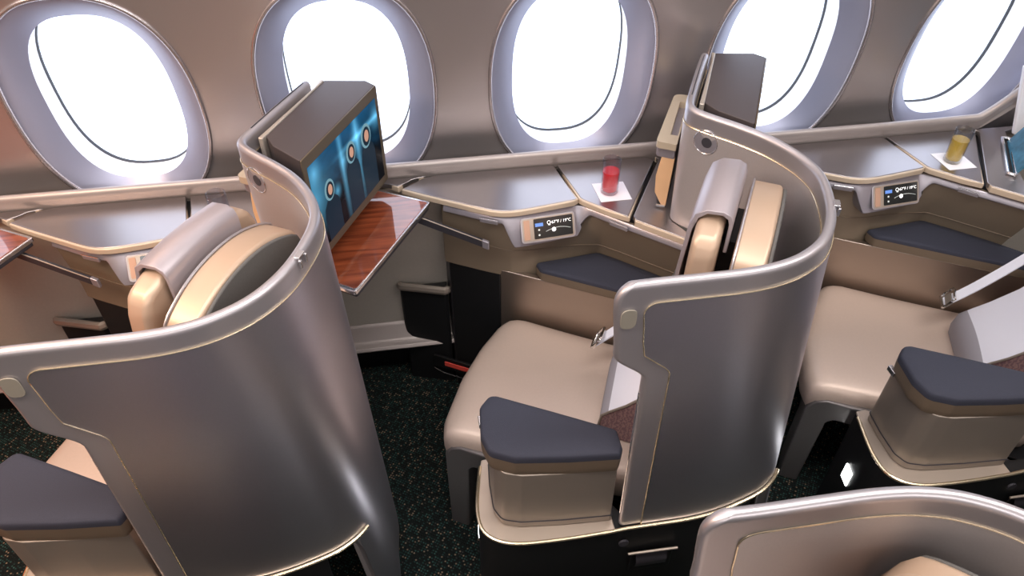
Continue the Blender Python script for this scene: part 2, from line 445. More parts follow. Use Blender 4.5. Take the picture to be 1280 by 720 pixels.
# ------------------------------------------------------------------ privacy shell
PATH = [(.345, .979), (.42, .981), (.52, .981), (.60, .982), (.665, .990), (.725, 1.010), (.785, 1.050), (.833, 1.112), (.866, 1.185), (.886, 1.260),
        (.884, 1.320), (.866, 1.380), (.835, 1.440), (.792, 1.495), (.745, 1.545), (.716, 1.580), (.706, 1.604), (.712, 1.632), (.735, 1.680), (.775, 1.760), (.815, 1.838), (.842, 1.888)]
TH = .022
SP = smooth_path(PATH, 8)
def arc(P):
    s = [0]
    for a, b in zip(P, P[1:]): s.append(s[-1]+(b-a).length)
    return s
SL = arc(SP); LT = SL[-1]
def sp_at(t):
    t = max(0, min(LT, t)); i = 0
    while i < len(SL)-2 and SL[i+1] < t: i += 1
    f = (t-SL[i])/(SL[i+1]-SL[i]); p = SP[i].lerp(SP[i+1], f)
    tg = lambda j: (SP[min(len(SP)-1, j+1)]-SP[max(0, j-1)]).normalized()
    d = tg(i).lerp(tg(i+1), f).normalized()
    return p, Vector((d.y, -d.x))              # outward normal (aisle side / rear)
def t_near(x, y):
    return min(zip(SL, SP), key=lambda q: (q[1]-Vector((x, y))).length)[0]
T_CORN = t_near(.785, 1.05); T_BULGE = t_near(.822, 1.095); T_CUT = t_near(.866, 1.38); T_SPK = t_near(.706, 1.604)
def flare(t, z):
    f = .024+.042*math.exp(-((t-T_BULGE)/.105)**2)
    return f*max(0, (1.24-z)/.81)**1.0
def shell_start(z):
    r = .045; a = 0
    if z > 1.24-r: a = r-math.sqrt(max(0, r*r-(z-(1.24-r))**2))
    b = .068*sstep(1.055, .975, z)
    c = .01*sstep(1.2, 1.06, z)*(1 if z > 1.055 else 1)
    return max(0, a)+b+c
def shell_bottom(t):
    return .025+.410*(1-sstep(T_CORN-.022, T_CORN-.014, t))+.862*sstep(T_CUT-.02, T_CUT+.04, t)
ZR = [1.0, .985, .965, .94, .90]            # fractions filled below
def shell_rows(t_in, ztop, side, off, zlo=None, tmax=None, nz=40, nt=110):
    """points over the shell surface; side +1 outer, -1 inner"""
    rows = []
    H = [0, .0006, .0018, .0038, .0066, .0100, .014, .018, .025, .033, .042, .05, .07, .10, .14, .172, .182, .192, .202, .212, .222, .232, .242, .252, .262, .275, .29, .35, .45, .55, .65, .75, .85, .95, 1.05, 1.15, 1.215]
    D = [0, .0005, .0016, .0034, .006, .009, .012, .02, .035, .055]
    tmax = tmax or LT; r = TH/2
    def half(d): return r if d >= r else math.sqrt(max(0, r*r-(r-d)**2))
    if t_in: D = [0, .018, .036, .055]
    cols = [(d, None) for d in D]+[(None, (i+1)/nt) for i in range(nt)]
    for dd, u in cols:
        col = []
        for h in H:
            tg_ = t_in+(dd if dd is not None else .055+u*(tmax-t_in-.055))
            zb = max(shell_bottom(tg_), zlo or 0)
            z = max(ztop-h, zb+.0006*(1.3-h))
            ts = (shell_start(z) if t_in == 0 else shell_start(z-.012)+t_in*.9+max(0, .03-math.sqrt(max(0, .03**2-max(0, z-(ztop-.03))**2))))
            t = ts+dd if dd is not None else ts+.055+u*(tmax-ts-.055)
            hw = min(half(ztop-z), half(t-ts)) if t_in == 0 else r
            p, n = sp_at(t); f = flare(t, z)
            d = n*(side*(hw+off)+f)
            col.append((p.x+d.x, p.y+d.y, z))
        rows.append(col)
    return rows
def cap(bm, L):
    n = len(L)//2
    for j in range(n-1): bm.faces.new((L[j], L[j+1], L[2*n-2-j], L[2*n-1-j]))
def make_shell(label_kw):
    root = thing('privacy_shell', (.6, 1.0, .02), **label_kw)
    o = shell_rows(0, 1.24, 1, 0); i = shell_rows(0, 1.24, -1, 0)
    bm = bmesh.new()
    loop = [a+b[::-1] for a, b in zip(o, i)]         # outer down, inner up: closed section
    V = [[bm.verts.new(p) for p in r] for r in loop]; Q = len(V[0])
    for a in range(len(V)-1):
        for j in range(Q): bm.faces.new((V[a][j], V[a][(j+1) % Q], V[a+1][(j+1) % Q], V[a+1][j]))
    cap(bm, V[0]); cap(bm, V[-1])
    bmesh.ops.remove_doubles(bm, verts=bm.verts, dist=1e-5)
    obj('shell_wall', bm, M['shell_frame'], root, ang=50)
    # inset outer skin and inner lining, each a thin sheet of its own
    for nm, side, m in (('outer_panel', 1, M['shell']), ('inner_lining', -1, M['lining'])):
        tm = LT if side > 0 else T_SPK+.02
        a = shell_rows(.062, 1.192, side, .0002, tmax=tm); b = shell_rows(.062, 1.192, side, .0018, tmax=tm)
        bm = bmesh.new()
        loop = [x+y[::-1] for x, y in zip(a, b)]
        V = [[bm.verts.new(p) for p in r] for r in loop]; Q = len(V[0])
        for k in range(len(V)-1):
            for j in range(Q): bm.faces.new((V[k][j], V[k][(j+1) % Q], V[k+1][(j+1) % Q], V[k+1][j]))
        cap(bm, V[0]); cap(bm, V[-1])
        obj(nm, bm, m, root, ang=40)
        # pinstripe along the top and down the front of that panel
        R = shell_rows(.062, 1.192, side, .0016, tmax=tm)
        top = [r[0] for r in R]; fr = R[0]
        path = [Vector(p) for p in fr[::-1]][:-1] + [Vector(p) for p in top]
        obj('pinstripe', tube(path, .0015, n=6), M['pin'], root)
    # bright edge bead along the bottom front of the wing
    e = shell_rows(0, .93, 1, .0, nt=2); path = [Vector(p)+Vector((.0005, -.001, 0)) for p in e[0] if p[2] > .44]
    obj('front_edge_bead', tube(path, .0025, n=6), M['silver'], root)
    # seam line across the front frame
    # oval switch on the front frame
    p, n = sp_at(.040); ex = Vector((sp_at(.06)[0]-sp_at(.02)[0]).normalized().to_3d())
    c = Vector((.374, .9645, 1.158)); c.y = p.y-TH/2-.0005-flare(.04, 1.158)
    ov = rounded([(-.016, -.025), (.016, -.025), (.016, .025), (-.016, .025)], .0155, 8)
    obj('oval_lamp', slab_on(c, (1, 0, 0), (0, 0, 1), ov, .003), mat_oval, root, bevel=.001, label='beige oval lens on the front corner')
    # round speaker on the inner face
    ts = t_near(.745, 1.545); p, n = sp_at(ts); n3 = Vector((-n.x, -n.y, 0)); ex = Vector((n.y, -n.x, 0))
    cs = Vector((.738, 1.548, 1.168)); d = (cs.to_2d()-p).dot(n); cs -= Vector((n.x, n.y, 0))*(d+TH/2-.0005-flare(ts, 1.168))
    # plane: ex x ey must point along n3
    ey = Vector((0, 0, 1))
    if ex.cross(ey).dot(n3) < 0: ex = -ex
    s = obj('speaker', slab_on(cs, ex, ey, disc_poly(0, 0, .030, n=32), .0025), M['slate'], root, bevel=.001, label='round dark grey speaker near the window end')
    obj('speaker_ring', tube([cs+ex*(.032*math.cos(2*PI*k/32))+ey*(.032*math.sin(2*PI*k/32))+n3*.003 for k in range(32)], .0012, closed=True, n=6), M['silver'], s)
    obj('speaker_grille', slab_on(cs+n3*.002+ex*.003, ex, ey, disc_poly(0, 0, .014, n=24), .0025), M['charcoal'], s, bevel=.001)
    # little coat hook clip on the rim
    tc_ = t_near(.857, 1.16); p, n = sp_at(tc_); tg = Vector((-n.y, n.x, 0)); n3 = Vector((n.x, n.y, 0))
    b0 = Vector((p.x, p.y, 1.2375))+n3*.004
    bm = obox(b0-tg*.012, tg*.024, n3*.013, (0, 0, .006)); obox(b0-tg*.014+n3*.010, tg*.006, n3*.006, (0, 0, -.02), bm); obox(b0+tg*.008+n3*.010, tg*.006, n3*.006, (0, 0, -.02), bm)
    obj('coat_hook', bm, M['silver'], root, bevel=.0015, label='small silver clip on the rim')
    # slim groove on the window-end rim
    if not MIR:
        a = t_near(.725, 1.66); b = t_near(.835, 1.875)
        path = [(sp_at(t)[0]+sp_at(t)[1]*(.0)).to_3d()+Vector((0, 0, 1.240)) for t in [a+(b-a)*k/12 for k in range(13)]]
        obj('rim_groove', tube(path, .0016, n=6), M['charcoal'], root)
    return root
mat_oval = mat('oval_lens_beige', (.30, .27, .22), .1, .45)

# ------------------------------------------------------------------ aisle armrest and plinth
def make_armrest(label_kw):
    root = thing('armrest_console', (.25, 1.05, .0), **label_kw)
    # dark plinth: under the armrest, sweeping along below the shell
    def shell_out(t, z, o):
        p, n = sp_at(t); return p+n*(TH/2+flare(t, z)+o)
    outer = [(.100, 1.200), (.092, 1.165), (.079, 1.10), (.072, 1.045), (.077, .995), (.102, .962), (.145, .943), (.20, .936), (.30, .934), (.40, .936)]
    tt = [t_near(.44, .98)+i*(T_CORN+.058-t_near(.44, .98))/36 for i in range(37)]
    sh = [tuple(shell_out(t, .43, .007)) for t in tt]
    nsh = sum(1 for t in tt if t < T_CORN-.028)
    inner = [tuple(shell_out(t, .43, -.036)) for t in tt[:nsh]][::-1]
    body = smooth_path(outer, 3); body = [tuple(p) for p in body]
    # follow the shell as it curves away, then return inside it
    last = sh[-1]
    poly = body+sh[:nsh]+inner+[(.410, 1.04), (.18, 1.165), (.13, 1.202)]
    obj('plinth', prism(poly, .0, .424, top_inset=0), M['plinth'], root, bevel=.004)
    # beige ledge with its bright rolled edge
    led_outer = body
    led = body+[(.411, .94), (.410, 1.04), (.18, 1.165), (.13, 1.202)]
    obj('ledge', prism(led, .424, .432), M['ledge'], root, bevel=.003)
    edge = [Vector((*p, .431)) for p in body[2:]]+[Vector((*p, .431)) for p in sh]
    obj('edge_trim', tube(edge, .005, n=8), M['pin'], root)
    # armrest body
    pod = [(.118, 1.180), (.112, 1.10), (.113, 1.03), (.130, .996), (.175, .982), (.28, .972), (.405, .966), (.407, 1.03), (.25, 1.112)]
    pr = rounded(pod, [.012, .03, .03, .03, .03, .02, .004, .004, .02], 5)
    cen = Vector((.25, 1.04))
    bm = bmesh.new(); rows = []
    for z, k in ((.434, 1.0), (.46, .995), (.60, .985), (.658, .982)):
        rows.append([(cen.x+(x-cen.x)*k, cen.y+(y-cen.y)*k, z) for x, y in pr])
    V = [[bm.verts.new(p) for p in r] for r in rows]; Q = len(pr)
    for a in range(3):
        for j in range(Q): bm.faces.new((V[a][j], V[a][(j+1) % Q], V[a+1][(j+1) % Q], V[a+1][j]))
    bm.faces.new(V[0][::-1]); bm.faces.new(V[-1])
    b = obj('armrest_body', bm, M['podtan'], root, bevel=.003)
    obj('body_joint', tube([Vector((cen.x+(x-cen.x)*1.004, cen.y+(y-cen.y)*1.006, .458)) for x, y in pr], .0016, n=6, closed=True), M['charcoal'], b)
    dot = Vector((.372, .9705, .655))
    obj('small_stud', lathe([(0, 0), (.0022, 0), (.0022, .003), (0, .003)], (.372, .9715, .652), 10), M['silver'], b)
    # pad: tan underside and navy top
    pad = [(.128, 1.184), (.098, 1.150), (.090, 1.065), (.104, 1.015), (.16, .988), (.28, .972), (.402, .962), (.412, .98), (.412, 1.03), (.27, 1.108)]
    pp = rounded(pad, [.02, .02, .03, .03, .03, .03, .008, .01, .01, .05], 5)
    bm = bmesh.new(); rows = []; cen = Vector((.25, 1.05))
    for z, k in ((.655, .965), (.659, .985), (.675, .996), (.704, 1.0)):
        rows.append([(cen.x+(x-cen.x)*k, cen.y+(y-cen.y)*k, z) for x, y in pp])
    V = [[bm.verts.new(p) for p in r] for r in rows]; Q = len(pp)
    for a in range(3):
        for j in range(Q): bm.faces.new((V[a][j], V[a][(j+1) % Q], V[a+1][(j+1) % Q], V[a+1][j]))
    bm.faces.new(V[0][::-1]); bm.faces.new(V[-1])
    obj('pad_underside', bm, M['padside'], root, ang=50)
    bm = bmesh.new(); rows = []
    for z, k in ((.704, 1.0), (.716, .998), (.723, .985), (.727, .955), (.729, .80), (.730, .4)):
        rows.append([(cen.x+(x-cen.x)*k, cen.y+(y-cen.y)*k, z) for x, y in pp])
    V = [[bm.verts.new(p) for p in r] for r in rows]
    for a in range(5):
        for j in range(Q): bm.faces.new((V[a][j], V[a][(j+1) % Q], V[a+1][(j+1) % Q], V[a+1][j]))
    bm.faces.new(V[0][::-1]); bm.faces.new(V[-1])
    obj('armrest_pad', bm, M['navy'], root, ang=60, label='navy fabric pad')
    # release latch under the pad's foot end
    obj('release_latch', obox((.094, 1.135, .655), (.012, 0, 0), (0, .030, 0), (0, 0, .016)), M['silver'], root, bevel=.002)
    # courtesy light, a small lit diamond on the foot end
    o0 = Vector((.0805, 1.105, .255)); 
    d = slab_on(o0, (-.132, -.991, 0), (0, 0, 1), [(-.019, -.030), (.019, -.030), (.019, .030), (-.019, .030)], .004)
    obj('courtesy_light', d, M['diamond'], root, label='small lit white courtesy light')
    # recessed grip and round cap on the aisle face
    y0 = .930
    g = obj('recessed_grip', obox((.462, y0+.004, .225), (.115, 0, 0), (0, -.006, 0), (0, 0, .092)), M['black'], root, bevel=.003)
    obj('grip_lip', tube([(.452, y0-.004, .322), (.54, y0-.006, .324), (.586, y0-.006, .322)], .0035, n=8), M['ledge'], g)
    bm = grid([[(x, y0-.002, .31), (x+.0, y0-.012, .285), (x, y0-.010, .26), (x, y0-.002, .245)] for x in (.475, .52, .56)])
    obj('grip_paddle', bm, M['charcoal'], g)
    obj('round_cap', slab_on((.436, y0+.005, .372), (1, 0, 0), (0, 0, 1), disc_poly(0, 0, .013), .006), M['charcoal'], root, bevel=.001)
    return root

# ------------------------------------------------------------------ seat
def dome(hw, zt, zb, drop=.07, wc=1.395, n=26, rc=.06):
    """outline (w, z) of a backrest with a gently domed top"""
    pts = [(wc-hw, zb)]
    for k in range(n+1):
        x = -1+2*k/n; a = abs(x)
        z = zt-drop*a**2.2-.10*max(0, (a-.80)/.20)**2.4
        pts.append((wc+hw*x, z))
    pts.append((wc+hw, zb)); return pts
def sw_slab(poly, s0, s1, lean=0.0):
    bm = bmesh.new()
    a = [bm.verts.new(sw(s0+lean*(1.25-z), w, z)) for w, z in poly]; b = [bm.verts.new(sw(s1+lean*(1.25-z)*.3, w, z)) for w, z in poly]
    bm.faces.new(a[::-1]); bm.faces.new(b); N = len(poly)
    for i in range(N): bm.faces.new((a[i], a[(i+1) % N], b[(i+1) % N], b[i]))
    return bm
def make_seat(label_kw, zt=1.226, drop=.045, hz=1.245):
    root = thing('passenger_seat', (.35, 1.35, .0), **label_kw)
    cush = [(0.003, 1.292), (.012, 1.353), (.073, 1.496), (.149, 1.619), (.222, 1.708), (.262, 1.731), (.30, 1.722), (.76, 1.457), (.58, 1.05), (.46, 1.075), (.12, 1.236)]
    cp = rounded(cush, [.02, .03, .05, .05, .03, .02, .03, .02, .02, .05, .02], 4)
    bm = bmesh.new(); rows = []
    cen = Vector((.36, 1.40)); NP = 90
    # radial outline so that the rolled edge can shrink without folding
    def hit(a):
        d = Vector((math.cos(a), math.sin(a))); best = 0
        for i in range(len(cp)):
            p = Vector(cp[i-1]); q = Vector(cp[i]); e = q-p; den = d.x*e.y-d.y*e.x
            if abs(den) < 1e-12: continue
            w_ = p-cen; t = (w_.x*e.y-w_.y*e.x)/den; u = (w_.x*d.y-w_.y*d.x)/den
            if -1e-6 <= u <= 1+1e-6 and t > best: best = t
        return best
    rad = [hit(2*PI*k/NP) for k in range(NP)]
    cp = list(range(NP))
    for z, d in ((.345, .012), (.36, .003), (.385, .0), (.415, .0), (.432, .005), (.444, .014), (.452, .028), (.457, .05), (.459, .085), (.460, .13)):
        rows.append([(cen.x+math.cos(2*PI*k/NP)*(rad[k]-d), cen.y+math.sin(2*PI*k/NP)*(rad[k]-d), z) for k in range(NP)])
    V = [[bm.verts.new(p) for p in r] for r in rows]; Q = len(cp)
    for a in range(len(V)-1):
        for j in range(Q): bm.faces.new((V[a][j], V[a][(j+1) % Q], V[a+1][(j+1) % Q], V[a+1][j]))
    bm.faces.new(V[0][::-1]); bm.faces.new(V[-1])
    obj('seat_cushion', bm, M['leather'], root, ang=70)
    # grey inverted-L side frame at the aisle corner of the cushion
    a = Vector((.006, 1.300, 0)); u = Vector((.866, -.5, 0)); w = Vector((.5, .866, 0))
    prof = [(.0, .0), (.0, .36), (.02, .395), (.05, .41), (.20, .41), (.20, .335), (.09, .335), (.072, .315), (.062, .0)]
    bm = bmesh.new(); o0 = a-w*.012
    bm = slab_on(o0+w*.11, u, (0, 0, 1), [(x+.004, z) for x, z in prof], .11)
    obj('side_frame', bm, M['legframe'], root, bevel=.008)
    # front apron, set back under the cushion
    obj('front_apron', obox(sw(-.60, 1.20, .0), WA*.41, SA*.03, (0, 0, .345)), M['black'], root, bevel=.003)
    obj('seat_pan', obox(sw(-.585, 1.16, .29), WA*.44, SA*.62, (0, 0, .05)), M['black'], root)
    # backrest
    obj('backrest', sw_slab(dome(.195, zt, .44), -.004, .066, 0), M['hleather'], root, bevel=.010, seg=4, ang=40)
    obj('backrest_shell', sw_slab(dome(.190, zt-.004, .46), .0655, .074, 0), M['backdark'], root, bevel=.006, label='dark grey fabric rear face')
    pth = [sw(.0, w_, z_) + Vector((0, 0, .001)) for w_, z_ in dome(.196, zt+.001, .9)]
    obj('backrest_piping', tube(pth, .0028, n=6), M['shell_frame'], root)
    obj('lumbar_cushion', sw_slab(dome(.185, .93, .45, .03), -.065, -.006, 0), M['leather'], root, bevel=.018, seg=4)
    # headrest
    h = obj('headrest', sw_slab(dome(.185, hz, .955, drop), -.090, -.034, 0), M['hleather'], root, bevel=.016, seg=5)
    obj('headrest_bracket', sw_slab([(1.33, .98), (1.33, 1.16), (1.46, 1.16), (1.46, .98)], -.034, -.004), M['black'], root)
    # leather cover folded over the top, hanging further down in front
    def cov(w_):
        dz = .008-.010*((w_-1.395)/.12)**2
        return dz
    rows = []; N = 14
    for k in range(N+1):
        w_ = 1.287+.212*k/N; dz = cov(w_)
        prof = [(-.018, 1.16+dz), (-.018, 1.235+dz), (-.024, 1.252+dz), (-.04, 1.259+dz), (-.075, 1.256+dz), (-.096, 1.240+dz), (-.106, 1.20+dz), (-.112, 1.10), (-.110, 1.02), (-.100, .985),
                (-.094, .985), (-.100, 1.02), (-.103, 1.10), (-.096, 1.20+dz), (-.088, 1.232+dz), (-.072, 1.247+dz), (-.042, 1.250+dz), (-.030, 1.243+dz), (-.026, 1.23+dz), (-.026, 1.16+dz)]
        # the front widens a little towards the aisle and window as it drops
        r = []
        for s_, z_ in prof:
            spread = 1+.55*max(0, (1.18-z_)/.2) if s_ < -.08 else 1
            r.append(sw(s_, 1.393+(w_-1.393)*spread, z_))
        rows.append(r)
    bm = grid(rows, closed_v=True); bm.verts.ensure_lookup_table()
    bm.faces.new([bm.verts[i] for i in range(20)]); bm.faces.new([bm.verts[len(bm.verts)-20+i] for i in range(20)][::-1])
    obj('headrest_cover', bm, M['cover'], h, bevel=.002, ang=55, label='mauve grey leather cover')
    return root

def make_belt(label_kw):
    root = thing('seat_belt', (.50, 1.40, .55), **label_kw)
    path = smooth_path([(.470, 1.452, .575), (.53, 1.437, .640), (.59, 1.425, .71), (.635, 1.415, .77)], 6)
    rows = []
    for p in path:
        d = Vector((-.25, -.97, .0)).normalized()*.017
        rows.append([p-d, p+d, p+d+Vector((-.003, 0, .004)), p-d+Vector((-.003, 0, .004))])
    bm = grid(rows, closed_v=True); bm.verts.ensure_lookup_table()
    n = len(bm.verts); bm.faces.new([bm.verts[i] for i in range(4)]); bm.faces.new([bm.verts[n-4+i] for i in range(4)][::-1])
    obj('strap', bm, M['belt'], root)
    c = Vector((.478, 1.450, .60)); ex = Vector((.5, .866, 0)); ey = Vector((.45, -.2, .87)).normalized()
    ring = rounded([(-.030, -.022), (.030, -.022), (.030, .022), (-.030, .022)], .012, 5)
    obj('buckle_frame', tube([c+ex*x+ey*y for x, y in ring], .0045, closed=True, n=8), M['chrome'], root, label='chrome buckle frame')
    obj('buckle_plate', slab_on(c-ey*.002, ex, ey, rounded([(-.019, -.011), (.019, -.011), (.019, .011), (-.019, .011)], .004), .004), M['podtan'], root, bevel=.001)
    bm = tube([c+ex*-.030+ey*-.02, c+ex*.028+ey*-.027], .005, n=8)
    obj('buckle_bar', bm, M['chrome'], root)
    return root

def make_pillow(label_kw):
    """wedge-shaped white pillow leaning on the backrest, grey front hem and maroon aisle side"""
    root = thing('pillow', (.45, 1.30, .46), **label_kw)
    N = 16
    def prof(k):
        # (s, z) going up the front hem and up the slope to the backrest
        return [(-.262, .462), (-.268, .50), (-.262, .545), (-.245, .565), (-.20, .615), (-.15, .68), (-.11, .76), (-.078, .85), (-.072, .83), (-.072, .47)]
    wa, wb = 1.268, 1.50
    rows = []
    for k in range(N+1):
        f = k/N; w_ = wa+(wb-wa)*f; bul = .010*math.sin(PI*f)
        skew = .03*(1-f)
        rows.append([sw(s_+skew*(1 if s_ < -.1 else 0)*(1 if s_ < -.1 else 0), w_, z_+(bul if 0 < i < 8 else 0)+.004*math.sin(9*f+i) * (1 if 3 < i < 7 else 0)) for i, (s_, z_) in enumerate(prof(k))])
    def strip(i0, i1, th=.004):
        bm = bmesh.new(); V = [[bm.verts.new(r[i]) for i in range(i0, i1+1)] for r in rows]
        for a in range(N):
            for j in range(i1-i0): bm.faces.new((V[a][j], V[a][j+1], V[a+1][j+1], V[a+1][j]))
        return bm
    # closed body in maroon; its top and front carry the white and grey cloth
    bm = grid(rows, closed_v=True); bm.verts.ensure_lookup_table(); q = len(rows[0])
    bm.faces.new([bm.verts[i] for i in range(q)]); bm.faces.new([bm.verts[len(bm.verts)-q+i] for i in range(q)][::-1])
    for f in bm.faces:
        f.material_index = 0
    bm.faces.ensure_lookup_table()
    # material by strip index
    idx = 0
    for a in range(N):
        for j in range(q):
            f = bm.faces[idx]; idx += 1
            f.material_index = 2 if j < 3 else (1 if j < 8 else 0)
    obj('pillow_body', bm, [M['maroon'], M['cloth'], M['bgrey']], root, ang=60)
    obj('piping', tube([rows[0][i] for i in range(0, 8)], .0035, n=6), M['podtan'], root)
    return root

# ------------------------------------------------------------------ side console along the window
FE = [(-.30, 2.02), (-.045, 1.877), (.044, 1.824), (.12, 1.779), (.19, 1.738), (.225, 1.722), (.262, 1.716), (.31, 1.719), (.40, 1.733), (.45, 1.741), (.469, 1.741), (.49, 1.728), (.53, 1.690), (.594, 1.629), (.66, 1.568), (.72, 1.513), (.80, 1.44)]
FP = smooth_path(FE, 6); FL = arc(FP)
def fe_normal(i):
    a = FP[max(0, i-1)]; b = FP[min(len(FP)-1, i+1)]; d = (b-a).normalized(); return Vector((d.y, -d.x))   # towards the seat (-y)
def fe_y(x):
    for a, b in zip(FP, FP[1:]):
        if a.x <= x <= b.x: return a.y+(b.y-a.y)*(x-a.x)/(b.x-a.x)
    return FP[-1].y
def fe_off(x0, x1, off):
    return [(p.x+fe_normal(i).x*off, p.y+fe_normal(i).y*off) for i, p in enumerate(FP) if x0 <= p.x <= x1]
def pline(pts, x0, x1):
    return [p for p in pts if x0-1e-6 <= p[0] <= x1+1e-6]
def make_counter(label_kw):
    root = thing('side_counter', (.4, 1.85, .86), **label_kw)
    YB = 1.932
    # three top panels in the order they run along the wall
    f = lambda x: (x, fe_y(x))
    main = [(.068, YB), (.028, 1.923), (-.010, 1.895), (-.038, 1.875)]+[f(x) for x in (0, .044, .09, .14, .18, .21, .235, .262, .29, .33, .38, .43, .452)]+[(.463, 1.745), (.429, YB)]
    second = [(.441, YB), (.475, 1.748), (.483, 1.736)]+[f(x) for x in (.51, .55)]+[(.588, 1.637), (.744, 1.908), (.738, 1.925), (.722, YB)]
    third = [(.755, YB), (.762, 1.918), (.757, 1.905), (.604, 1.638), (.607, 1.618)]+[f(x) for x in (.64, .68, .72)]+[(.738, 1.526), (.716, 1.572), (.710, 1.61), (.735, 1.672), (.80, 1.80), (.85, 1.905), (.93, 1.925), (1.015, 1.908), (1.048, 1.890), (1.075, 1.906), (1.09, 1.92), (1.135, YB)]
    for nm, P in (('main_top', main), ('drink_top', second), ('rear_top', third)):
        t = obj(nm, prism(P, .868, .8845), M['counter'], root, bevel=.0025, seg=3)
        c = Vector((sum(p[0] for p in P)/len(P), sum(p[1] for p in P)/len(P)))
        # tan edging: front-facing run of the outline
        bm = prism(P, .861, .8795)
        for v in bm.verts:
            pass
        N = len(P); area = sum(P[i-1][0]*P[i][1]-P[i][0]*P[i-1][1] for i in range(N)); s = 1 if area > 0 else -1
        Q = []
        for i in range(N):
            a = Vector(P[i-1]); b = Vector(P[(i+1) % N]); d = (b-a).normalized(); nn = Vector((d.y, -d.x))*s
            front = .0 <= P[i][0]-(-.06) and abs(P[i][1]-fe_y(P[i][0])) < .010 and -.05 < P[i][0] < .74
            k = .006 if front or (P[i][0] > .74 and P[i][1] < 1.9) else -.004
            Q.append((P[i][0]+nn.x*k, P[i][1]+nn.y*k))
        obj('edge_trim', prism(Q, .8635, .8828), M['tan_edge'], t, bevel=.004, seg=3)
    base = [(.045, YB), (.045, 1.835)]+[(p.x+fe_normal(i).x*-.016, p.y+fe_normal(i).y*-.016) for i, p in enumerate(FP) if -.0 < p.x-.045 < .655]+[(.70, 1.62), (.80, 1.84), (.84, YB)]
    obj('counter_base', prism(base, .8562, .8675), M['black'], root)
    return root
def make_console(label_kw):
    root = thing('side_console', (.4, 1.80, .0), **label_kw)
    # slate fascia, deeper where it carries the control panel
    X0, X1 = .06, .742
    idx = [i for i, p in enumerate(FP) if X0 <= p.x <= X1]
    rows = []
    for i in idx:
        p = FP[i]; n = fe_normal(i)
        g = sstep(.236, .272, p.x)*(1-sstep(.462, .50, p.x))
        zb = .832-.068*g; ob = -.004+.030*g
        if .25 < p.x < .48: n = n.lerp(Vector((.08, -1)).normalized(), .8).normalized()
        A = Vector((p.x, p.y))
        r = []
        for z, o_ in ((.853, -.012), (.849, -.008), (zb+.004, ob), (zb, ob-.003), (zb-.002, ob-.012), (zb-.002, -.05), (.853, -.05)):
            q = A+n*o_; r.append((q.x, q.y, z))
        rows.append(r)
    bm = grid(rows, closed_v=True); bm.verts.ensure_lookup_table()
    bm.faces.new([bm.verts[i] for i in range(7)]); bm.faces.new([bm.verts[len(bm.verts)-7+i] for i in range(7)][::-1])
    obj('fascia', bm, M['slate'], root, ang=40, bevel=.0015)
    # tan side panel below
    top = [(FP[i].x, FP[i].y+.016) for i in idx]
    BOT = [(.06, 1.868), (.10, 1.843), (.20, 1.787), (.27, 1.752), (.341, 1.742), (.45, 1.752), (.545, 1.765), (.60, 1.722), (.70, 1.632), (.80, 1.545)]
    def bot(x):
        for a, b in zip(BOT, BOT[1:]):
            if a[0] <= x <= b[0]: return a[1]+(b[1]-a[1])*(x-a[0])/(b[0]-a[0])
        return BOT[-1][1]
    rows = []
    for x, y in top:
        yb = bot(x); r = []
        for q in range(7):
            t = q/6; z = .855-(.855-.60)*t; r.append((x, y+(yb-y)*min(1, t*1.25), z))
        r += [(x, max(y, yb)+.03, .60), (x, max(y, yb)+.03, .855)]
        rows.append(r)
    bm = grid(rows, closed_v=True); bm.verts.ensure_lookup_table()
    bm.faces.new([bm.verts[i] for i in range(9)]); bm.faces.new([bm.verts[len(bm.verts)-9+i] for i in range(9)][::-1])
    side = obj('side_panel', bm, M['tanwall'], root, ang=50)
    gz = lambda x: .728-.018*sstep(.1, .3, x)-.010*sstep(.35, .5, x)
    path = []
    for x, y in top:
        z = gz(x); t = (.855-z)/.255; yy = y+(bot(x)-y)*min(1, t*1.25); path.append((x, yy-.0005, z))
    obj('panel_groove', tube(path, .002, n=6), M['padside'], side)
    # latch slots
    for (x0, x1) in ((.176, .226), (.548, .590)):
        a = Vector((x0, fe_y(x0)-.0015, .8515)); b = Vector((x1, fe_y(x1)-.0015, .8515)); d = (b-a); n = Vector((d.y, -d.x, 0)).normalized()
        s = obj('latch_slot', obox(a+Vector((0, 0, -.016)), d, n*.005, (0, 0, .013)), M['slate'], root, bevel=.002)
        obj('slot_lip', tube([a+n*.005, b+n*.005], .0014, n=6), M['silver'], s)
    # control panel with its touch screen, tilted up towards the seat
    e1 = Vector((.112, .010, 0)).normalized(); dn = Vector((0, -.034, -.0525)).normalized()
    up = -dn; TL = Vector((.335, 1.7275, .841)); nrm = e1.cross(up).normalized()
    if nrm.y > 0: nrm = -nrm
    o0 = TL+nrm*.001
    def quad(x0, y0, x1, y1, r, th, lift):          # x along e1, y downwards
        P = rounded([(x0, -y1), (x1, -y1), (x1, -y0), (x0, -y0)], r, 4)
        return slab_on(o0+nrm*lift, e1, up, P, th)
    cpn = obj('control_panel', quad(-.045, -.004, .122, .072, .012, .005, -.001), M['shell_frame'], root, bevel=.002)
    obj('panel_insert', quad(-.040, .000, .117, .067, .009, .0015, .0035), M['ledge'], cpn, bevel=.0006)
    obj('reading_strip', quad(-.036, .004, -.018, .062, .003, .002, .0045), M['amber'], cpn, bevel=.0006, label='peach coloured strip')
    sc = obj('touch_screen', quad(-.006, .003, .112, .062, .003, .002, .0045), M['screen_dark'], cpn, label='black glass touch screen')
    L = .0068
    obj('icon_dot', slab_on(o0+nrm*L+e1*.054-up*.040, e1, up, disc_poly(0, 0, .0062), .0006), M['icon'], sc)
    arcp = [o0+nrm*L+e1*(.030+.075*k/12)-up*(.048-.013*math.sin(PI*(.12+.72*k/12))) for k in range(13)]
